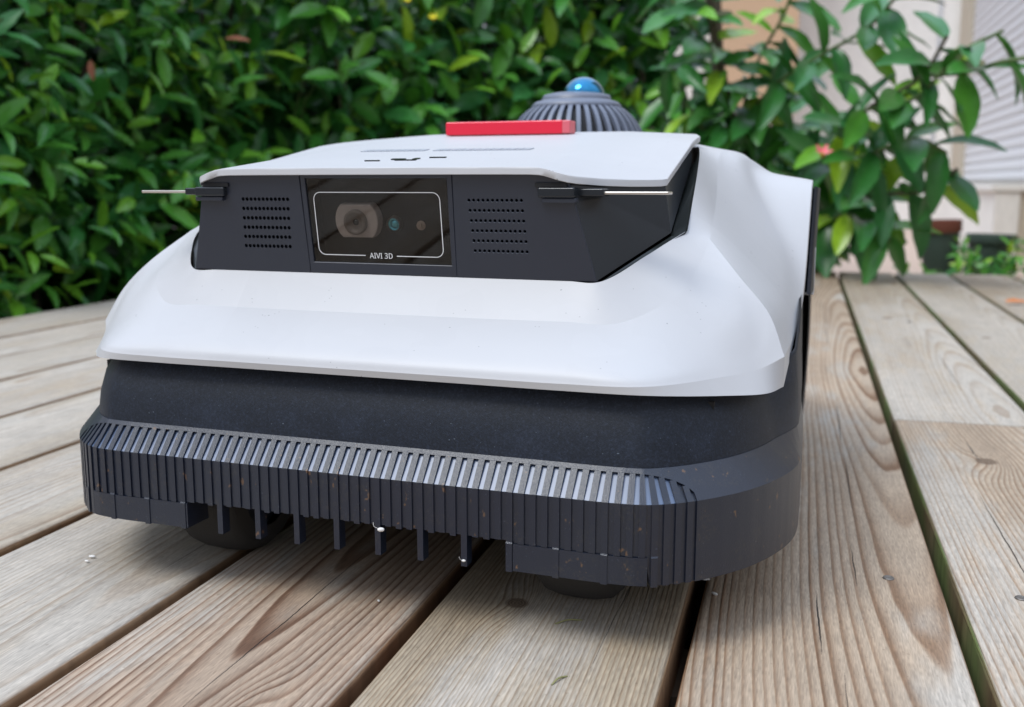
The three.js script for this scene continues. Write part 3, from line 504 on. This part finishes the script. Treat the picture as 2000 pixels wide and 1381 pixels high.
// hedge
{
  const path = [[-420, 1.7], [0, 2.02], [230, 2.35], [600, 3.0], [1000, 3.28], [1240, 3.32], [1360, 3.35]].map(([px, d]) => V(at(px, d)[0], 0, at(px, d)[1]));
  const crv = new THREE.CatmullRomCurve3(path), root = thing('laurel_hedge', 'dense dark green laurel hedge growing along the left edge of the deck', 'hedge', [path[3].x, -0.16, path[3].z]);
  root.updateMatrixWorld(true);
  const leaves = [], stems = [];
  for (let i = 0; i < 900; i++) {
    const t = rnd(), p = crv.getPointAt(t), tg = crv.getTangentAt(t), out = V(-tg.z, 0, tg.x); if (out.z < 0) out.negate();
    const deep = rnd(); const h = rr(-0.14, 1.12), back = 0.06 + 0.42 * deep * deep + 0.1 * fbm(t * 30, h * 5, 71) + (h < 0.0 ? 0.05 : 0);
    const base = p.clone().addScaledVector(out, -back).setY(h);
    const dir = out.clone().multiplyScalar(rr(0.2, 1)).addScaledVector(tg, rr(-0.9, 0.9)).add(V(0, rr(-0.15, 1.0), 0)).normalize();
    const L = rr(0.14, 0.27), sc = lerp(0.085, 0.125, sstep(0.15, 0.6, t));
    shootLeaves(base, dir, L, sc * rr(0.85, 1.15), leaves, out);
    if (i < 130) { const e = base.clone().addScaledVector(dir, L), s = base.clone().addScaledVector(out, -0.1).add(V(0, -0.14, 0)); stems.push([s, base, e]); }
  }
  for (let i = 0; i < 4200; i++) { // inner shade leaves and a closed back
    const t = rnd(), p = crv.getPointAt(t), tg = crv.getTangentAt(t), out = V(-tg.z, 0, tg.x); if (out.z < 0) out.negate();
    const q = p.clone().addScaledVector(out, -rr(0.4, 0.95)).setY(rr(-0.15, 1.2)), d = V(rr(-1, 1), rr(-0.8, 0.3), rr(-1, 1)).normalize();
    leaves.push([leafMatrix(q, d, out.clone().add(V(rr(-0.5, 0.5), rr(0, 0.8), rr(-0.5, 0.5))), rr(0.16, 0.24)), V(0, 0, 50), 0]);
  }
  for (let i = 0; i < 46; i++) { const t = (i + rnd()) / 46, p = crv.getPointAt(t), tg = crv.getTangentAt(t), out = V(-tg.z, 0, tg.x); if (out.z < 0) out.negate(); const b = p.clone().addScaledVector(out, -rr(0.25, 0.5)).setY(-0.16); stems.push([b, b.clone().add(V(rr(-0.08, 0.08), 0.6, rr(-0.08, 0.08))), b.clone().add(V(rr(-0.15, 0.15), 1.25, rr(-0.15, 0.15)))]); }
  bush(root, leaves, 300, (p) => p.z > 10 ? -1 : inView(p));
  for (const s of stems) part('stem', tube(s.map((v) => v.clone().sub(root.position)), s[0].y < -0.15 ? 0.008 : 0.0028, 6, 5), s[0].y < -0.15 ? barkM : shootM, root);
}
// overhanging shrub at the right
{
  const root = thing('laurel_shrub', 'tall laurel shrub with large glossy leaves hanging over the end of the deck', 'shrub', [0.72, -0.16, -3.35]);
  root.updateMatrixWorld(true);
  const leaves = [], P = (px, py, d) => { const x = (px - 1000) / 2000, y = -(py - 690.5) / 2000, c = Math.cos(-0.16462), s = Math.sin(-0.16462); const dz = -1; const v = V(x, y * c - dz * s, y * s + dz * c); return v.multiplyScalar(d / -v.z).add(V(0, 0.2454, 0)); };
  const limbs = [
    [[1500, 470, 3.25], [1440, 250, 3.0], [1400, 100, 2.9], [1380, -60, 2.9]],
    [[1560, 480, 3.2], [1600, 330, 2.8], [1690, 215, 2.55], [1800, 150, 2.4], [1850, 70, 2.35]],
    [[1520, 480, 3.2], [1640, 400, 2.75], [1720, 380, 2.6], [1820, 370, 2.5], [1870, 330, 2.45]],
    [[1500, 480, 3.2], [1600, 440, 2.8], [1660, 420, 2.65], [1740, 470, 2.55]],
    [[1600, 330, 2.8], [1700, 300, 2.55], [1790, 270, 2.45], [1850, 300, 2.4]],
    [[1440, 250, 3.0], [1520, 160, 2.8], [1600, 110, 2.7], [1700, 50, 2.6], [1760, -20, 2.5]],
    [[1440, 250, 3.0], [1480, 120, 2.9], [1530, 30, 2.85], [1560, -50, 2.8]],
    [[1400, 100, 2.9], [1340, 40, 2.9], [1300, -20, 2.9]],
    [[1690, 215, 2.55], [1790, 190, 2.4], [1880, 100, 2.3], [1960, 60, 2.25]],
    [[1800, 150, 2.4], [1890, 140, 2.3], [1960, 120, 2.2], [2030, 110, 2.15]],
    [[1440, 330, 3.0], [1500, 330, 2.9], [1560, 350, 2.8]],
    [[1430, 300, 3.0], [1380, 260, 2.95], [1340, 200, 2.95]],
  ];
  for (const [k, l] of limbs.entries()) {
    const pts = l.map((q) => P(...q)), c = new THREE.CatmullRomCurve3(pts), len = c.getLength();
    part('branch', tube(pts.map((v) => v.clone().sub(root.position)), k < 1 ? 0.011 : 0.0045, 16, 6), k < 3 ? barkM : shootM, root);
    const n = Math.round(len / (k === 8 || k === 9 ? 0.05 : 0.027)); let ph = k;
    for (let i = 0; i < n; i++) {
      const t = 0.18 + 0.82 * (i + rnd() * 0.6) / n, p = c.getPointAt(Math.min(1, t)), tg = c.getTangentAt(Math.min(1, t)); ph += 2.4;
      const rad = tg.clone().cross(V(0.1, 1, 0.3)).normalize().applyAxisAngle(tg, ph), d = tg.clone().multiplyScalar(0.45).addScaledVector(rad, 1).add(V(0.05, -0.42, 0.05)).normalize();
      const nrm = V(rr(-0.5, 0.5), rr(0.4, 1), rr(0.2, 1));
      leaves.push([leafMatrix(p, d, nrm, rr(0.115, 0.165)), p, [0, 1, 3, 0, 2, 1, 3, 4, 0, 5, 1, 3][Math.floor(rnd() * 12)]]);
    }
  }
  for (let i = 0; i < 280; i++) { // fuller lower left of the shrub
    const p = P(rr(1290, 1660), rr(120, 480), rr(2.85, 3.35)); const q = P(rr(1380, 1670), rr(230, 450), rr(2.85, 3.3));
    leaves.push([leafMatrix(i % 3 ? q : p, V(rr(-0.8, 0.8), rr(-1, 0.1), rr(-0.2, 0.8)).normalize(), V(rr(-0.5, 0.5), rr(0.3, 1), rr(0.2, 1)), rr(0.1, 0.15)), i % 3 ? q : p, [0, 1, 3, 0, 2][i % 5]]);
  }
  bush(root, leaves, 300, (p) => inView(p));
  part('trunk', tube([V(0, 0, 0), V(-0.02, 0.2, 0.02), V(-0.05, 0.5, 0.02), V(-0.1, 1.1, 0.03)], 0.02, 12, 8), barkM, root);
}

// ---------------------------------------------------------------- house, patio, pots
{
  const pav = part('patio', new THREE.PlaneGeometry(9, 9).rotateX(-Math.PI / 2), std({ map: rep(dataTex(256, 256, (i, j) => { const n = fbm(i / 24, j / 24, 81) * 0.6 + vnoise(i / 2, j / 2, 82) * 0.4; return [178 + 30 * n, 158 + 28 * n, 144 + 26 * n]; }), 9, 9), roughness: 0.9 }), scene);
  const c = fromDeck(2.9, -0.09, -7.6); pav.position.copy(c); pav.rotation.y = DECK; pav.userData = { kind: 'structure', label: 'pale pinkish patio beyond the deck' };
  const render = dataTex(256, 256, (i, j) => { const n = fbm(i / 40, j / 40, 91), f = vnoise(i / 1.7, j / 1.7, 92); const a = 224 + 14 * n + 8 * f; return [a, a - 2, a - 7]; });
  const wallM = std({ map: rep(render, 1, 1), roughness: 0.9, bumpMap: rep(grain, 3, 3), bumpScale: 0.001 });
  const tanM = std({ map: rep(render, 1, 1), color: lin(0.62, 0.56, 0.47), roughness: 0.9 });
  // house on the right, its wall running in the direction of the planks
  const h = thing('house', 'white rendered house wall with a closed roller shutter beside the patio', 'house', [0, 0, 0], DECK);
  const wx = 0.95, zA = -4.95, zB = -7.3;
  part('wall', merge([box(0.3, 3.4, 3.2, wx + 0.15, 1.5, zA + 1.6 + 0.03), box(0.3, 0.32, zA - zB - 0.0, wx + 0.1, 0.05, (zA + zB) / 2), box(0.3, 3.4, 0.4, wx + 0.15, 1.5, zB - 0.2)]), tanM, h);
  part('wall_base', box(0.1, 0.3, zA - zB + 0.02, wx - 0.1, 0.06, (zA + zB) / 2), wallM, h);
  part('window_sill', box(0.16, 0.03, zA - zB + 0.04, wx - 0.09, 0.226, (zA + zB) / 2, 0.005), wallM, h);
  const sh = part('roller_shutter', box(0.02, 2.6, zA - zB, wx + 0.055, 1.54, (zA + zB) / 2), wallM, h);
  const slat = new THREE.CylinderGeometry(0.026, 0.026, zA - zB - 0.004, 10, 1, false, 0, Math.PI).rotateX(Math.PI / 2).scale(0.42, 1, 1), slatM = std({ color: lin(0.68, 0.69, 0.72), roughness: 0.55 });
  for (let i = 0; i < 40; i++) { const s = part('slat', slat, slatM, sh); s.rotation.z = Math.PI; s.position.set(wx + 0.04, 0.28 + i * 0.054, (zA + zB) / 2); }
  // white house farther back, facing the deck
  const f = thing('white_house', 'bright white house front with a beige corner seen through the leaves', 'house', [0, 0, 0], DECK);
  part('wall', box(3.4, 4.2, 0.3, -0.75, 1.9, -9.2), wallM, f);
  part('beige_bay', box(0.62, 2.6, 0.5, -0.42, 2.1, -8.6), std({ color: lin(0.62, 0.42, 0.27), roughness: 0.9 }), f);
  part('corner_column', new THREE.CylinderGeometry(0.12, 0.12, 4, 24).translate(0.98, 1.8, -7.9), wallM, f);
  // pots and low plants behind the end of the deck
  const pot = (px, d, r, hgt, rimM, bodyM, label, tiltZ) => {
    const [x, z] = at(px, d), g = thing('plant_pot', label, 'pot', [x, -0.09, z]);
    part('body', new THREE.LatheGeometry([[0, 0.004], [r * 0.74, 0], [r * 0.96, hgt * 0.84], [r * 0.9, hgt * 0.84], [r * 0.7, 0.02]].map((p) => new THREE.Vector2(...p)), 28), bodyM, g);
    part('rim', new THREE.LatheGeometry([[r * 0.94, hgt * 0.82], [r * 1.06, hgt * 0.82], [r * 1.08, hgt], [r * 0.98, hgt], [r * 0.92, hgt * 0.86]].map((p) => new THREE.Vector2(...p)), 28), rimM, g);
    part('soil', new THREE.CylinderGeometry(r * 0.9, r * 0.9, 0.01, 20).translate(0, hgt * 0.86, 0), std({ map: soilTex, color: 0x6a5a48, roughness: 1 }), g); g.rotation.z = tiltZ; return g;
  };
  const terra = std({ color: lin(0.16, 0.05, 0.03), roughness: 0.85 }), grn = std({ color: lin(0.045, 0.075, 0.06), roughness: 0.7 });
  pot(1836, 3.42, 0.064, 0.215, terra, grn, 'dark green plant pot with a terracotta rim behind the deck', 0.05);
  pot(1930, 3.5, 0.075, 0.165, grn, grn, 'low dark green plant pot without a red rim, half hidden by leaves', -0.02);
  const low = (px, d, n, hgt, name, label, cat) => {
    const [x, z] = at(px, d), g = thing(name, label, cat, [x, -0.09, z]); g.updateMatrixWorld(true); const L = [];
    const out = V(0, 0, 1);
    for (let i = 0; i < n; i++) { const a = rnd() * 6.283, dir = V(Math.cos(a) * 0.7, rr(0.5, 1.2), Math.sin(a) * 0.7).normalize(), b = V(x + Math.cos(a) * 0.02, -0.08, z + Math.sin(a) * 0.02), ln = hgt * rr(0.6, 1); shootLeaves(b, dir, ln, rr(0.04, 0.06), L, out); part('stem', tube([b, b.clone().addScaledVector(dir, ln * 0.5), b.clone().addScaledVector(dir, ln)].map((v) => v.sub(g.position)), 0.002, 6, 5), shootM, g); }
    bush(g, L, 300, (p) => inView(p));
  };
  low(1945, 3.28, 7, 0.2, 'garden_plant', 'bushy green garden plant in front of the low pot', 'plant');
  low(1872, 3.25, 4, 0.1, 'garden_plant', 'small green plant at the foot of the terracotta rimmed pot', 'plant');
  low(1995, 3.3, 5, 0.15, 'garden_plant', 'leafy green plant at the base of the tan wall', 'plant');
  low(1798, 3.3, 2, 0.08, 'garden_plant', 'tiny yellowish sprig beside the pot on the patio', 'plant');
}
// ---------------------------------------------------------------- small things
function leafThing(name, label, cat, p, dir, nrm, L, mat, geo = 0) { const m = shade(new THREE.Mesh(leafGeos[geo], mat)); m.name = numbered(name); m.applyMatrix4(leafMatrix(p, dir.normalize(), nrm.normalize(), L)); m.userData = { label, category: cat }; scene.add(m); return m; }
leafThing('fallen_leaf', 'orange fallen leaf lying on the deck planks', 'leaf', fromDeck(0.405, 0.006, -2.285), V(1, 0.05, -0.2), V(0, 1, 0.2), 0.055, std({ color: lin(0.62, 0.2, 0.05), roughness: 0.7, side: THREE.DoubleSide }), 2);
{
  const petalM = std({ color: lin(0.8, 0.78, 0.74), roughness: 0.7 });
  const bit = (x, z, L, a, label, group) => { const p = fromDeck(x, 0.0012, z); const m = shade(new THREE.Mesh(new THREE.SphereGeometry(0.5, 10, 6).scale(0.5, 0.28, 1), petalM)); m.name = numbered('dried_petal'); m.position.copy(p); m.rotation.y = a; m.scale.setScalar(L); m.userData = { label, category: 'petal', group }; scene.add(m); };
  bit(-0.042, -0.597, 0.0052, 0.5, 'tiny white dried petal lying on the plank beside the open deck gap', 'dried petals on the deck');
  bit(-0.049, -0.619, 0.0052, 1.6, 'tiny white dried petal touching the edge of the gap under the bumper', 'dried petals on the deck');
  bit(-0.445, -0.548, 0.005, 1.4, 'longer white flake on the pale plank beside the notched bumper end', 'white flakes on the deck');
  bit(-0.443, -0.54, 0.0036, 1.1, 'shorter white flake on the pale plank beside the notched bumper end', 'white flakes on the deck');
  bit(-0.233, -0.532, 0.003, 0.4, 'small white crumb on the plank in front of the bumper teeth', 'white flakes on the deck');
  const grassM = std({ color: lin(0.25, 0.24, 0.1), roughness: 0.8 });
  for (const [x, z, a, L, label] of [[-0.125, -0.53, 0.5, 0.016, 'short dry grass clipping on the plank before the mower'], [-0.11, -0.46, 1.1, 0.012, 'tiny green grass clipping on the wide front plank']]) {
    const m = shade(new THREE.Mesh(tube([V(0, 0, 0), V(L * 0.5, 0.0012, 0.001), V(L, 0, 0.003)], 0.0005, 8, 5), grassM)); m.name = numbered('grass_clipping'); m.position.copy(fromDeck(x, 0.0006, z)); m.rotation.y = a; m.userData = { label, category: 'grass clipping' }; scene.add(m);
  }
  const onMower = (x, y, z) => mower.localToWorld(V(x, y, z)); mower.updateMatrixWorld(true);
  const fluff = (x, y, z, L, label) => { const g = merge([new THREE.SphereGeometry(0.5, 8, 6).scale(1, 0.6, 0.5), tube([V(-0.3, 0.1, 0), V(-0.9, 0.5, 0.1), V(-1.0, 1.0, 0)], 0.035, 8, 5)]); const m = shade(new THREE.Mesh(g, petalM)); m.name = numbered('seed_fluff'); m.position.copy(onMower(x, y, z)); m.scale.setScalar(L); m.userData = { label, category: 'seed' }; scene.add(m); };
  fluff(0.0262, 0.0555, 0.0012, 0.0042, 'pale seed fluff caught at the root of a bumper tooth');
  fluff(0.0757, 0.0436, 0.001, 0.0024, 'tiny white seed stuck to the tip of a bumper tooth');
  // flowers in the hedge and shrub
  const flower = (p, r, c, name, label) => { const g = thing(name, label, 'flower', p.toArray()); const pm = std({ color: lin(...c), roughness: 0.6 }); for (let i = 0; i < 5; i++) { const l = part('petal', leafGeos[2], pm, g); l.scale.setScalar(r); l.rotation.set(-0.7, i / 5 * 6.283, 0, 'YXZ'); } part('flower_center', new THREE.SphereGeometry(r * 0.22, 8, 6), std({ color: lin(0.5, 0.35, 0.05), roughness: 0.8 }), g); g.rotation.x = 0.6; };
  const P = (px, py, d) => { const x = (px - 1000) / 2000, y = -(py - 690.5) / 2000, c = Math.cos(-0.16462), s = Math.sin(-0.16462), v = V(x, y * c + s, y * s - c); return v.multiplyScalar(d / -v.z).add(V(0, 0.2454, 0)); };
  flower(P(1606, 302, 2.45), 0.028, [0.8, 0.16, 0.2], 'pink_flower', 'small pink flower among the shrub leaves');
  flower(P(846, 38, 3.05), 0.02, [0.85, 0.75, 0.02], 'yellow_flower', 'bright yellow flower in the upper part of the hedge');
  flower(P(796, 4, 3.05), 0.018, [0.85, 0.75, 0.02], 'yellow_flower', 'yellow flower higher than the other, in the top of the hedge');
  leafThing('dead_leaf', 'rusty brown dead leaf lying flat in the hedge', 'leaf', P(440, 76, 2.6), V(1, 0.05, 0.1), V(0, 1, 0.6), 0.06, std({ color: lin(0.3, 0.1, 0.04), roughness: 0.7, side: THREE.DoubleSide }));
  leafThing('dead_leaf', 'reddish brown withered leaf hanging upright in the hedge gap', 'leaf', P(177, 118, 2.2), V(0.05, -1, 0.1), V(0, 0.2, 1), 0.04, std({ color: lin(0.3, 0.11, 0.06), roughness: 0.7, side: THREE.DoubleSide }));
}
renderer.render(scene, camera);
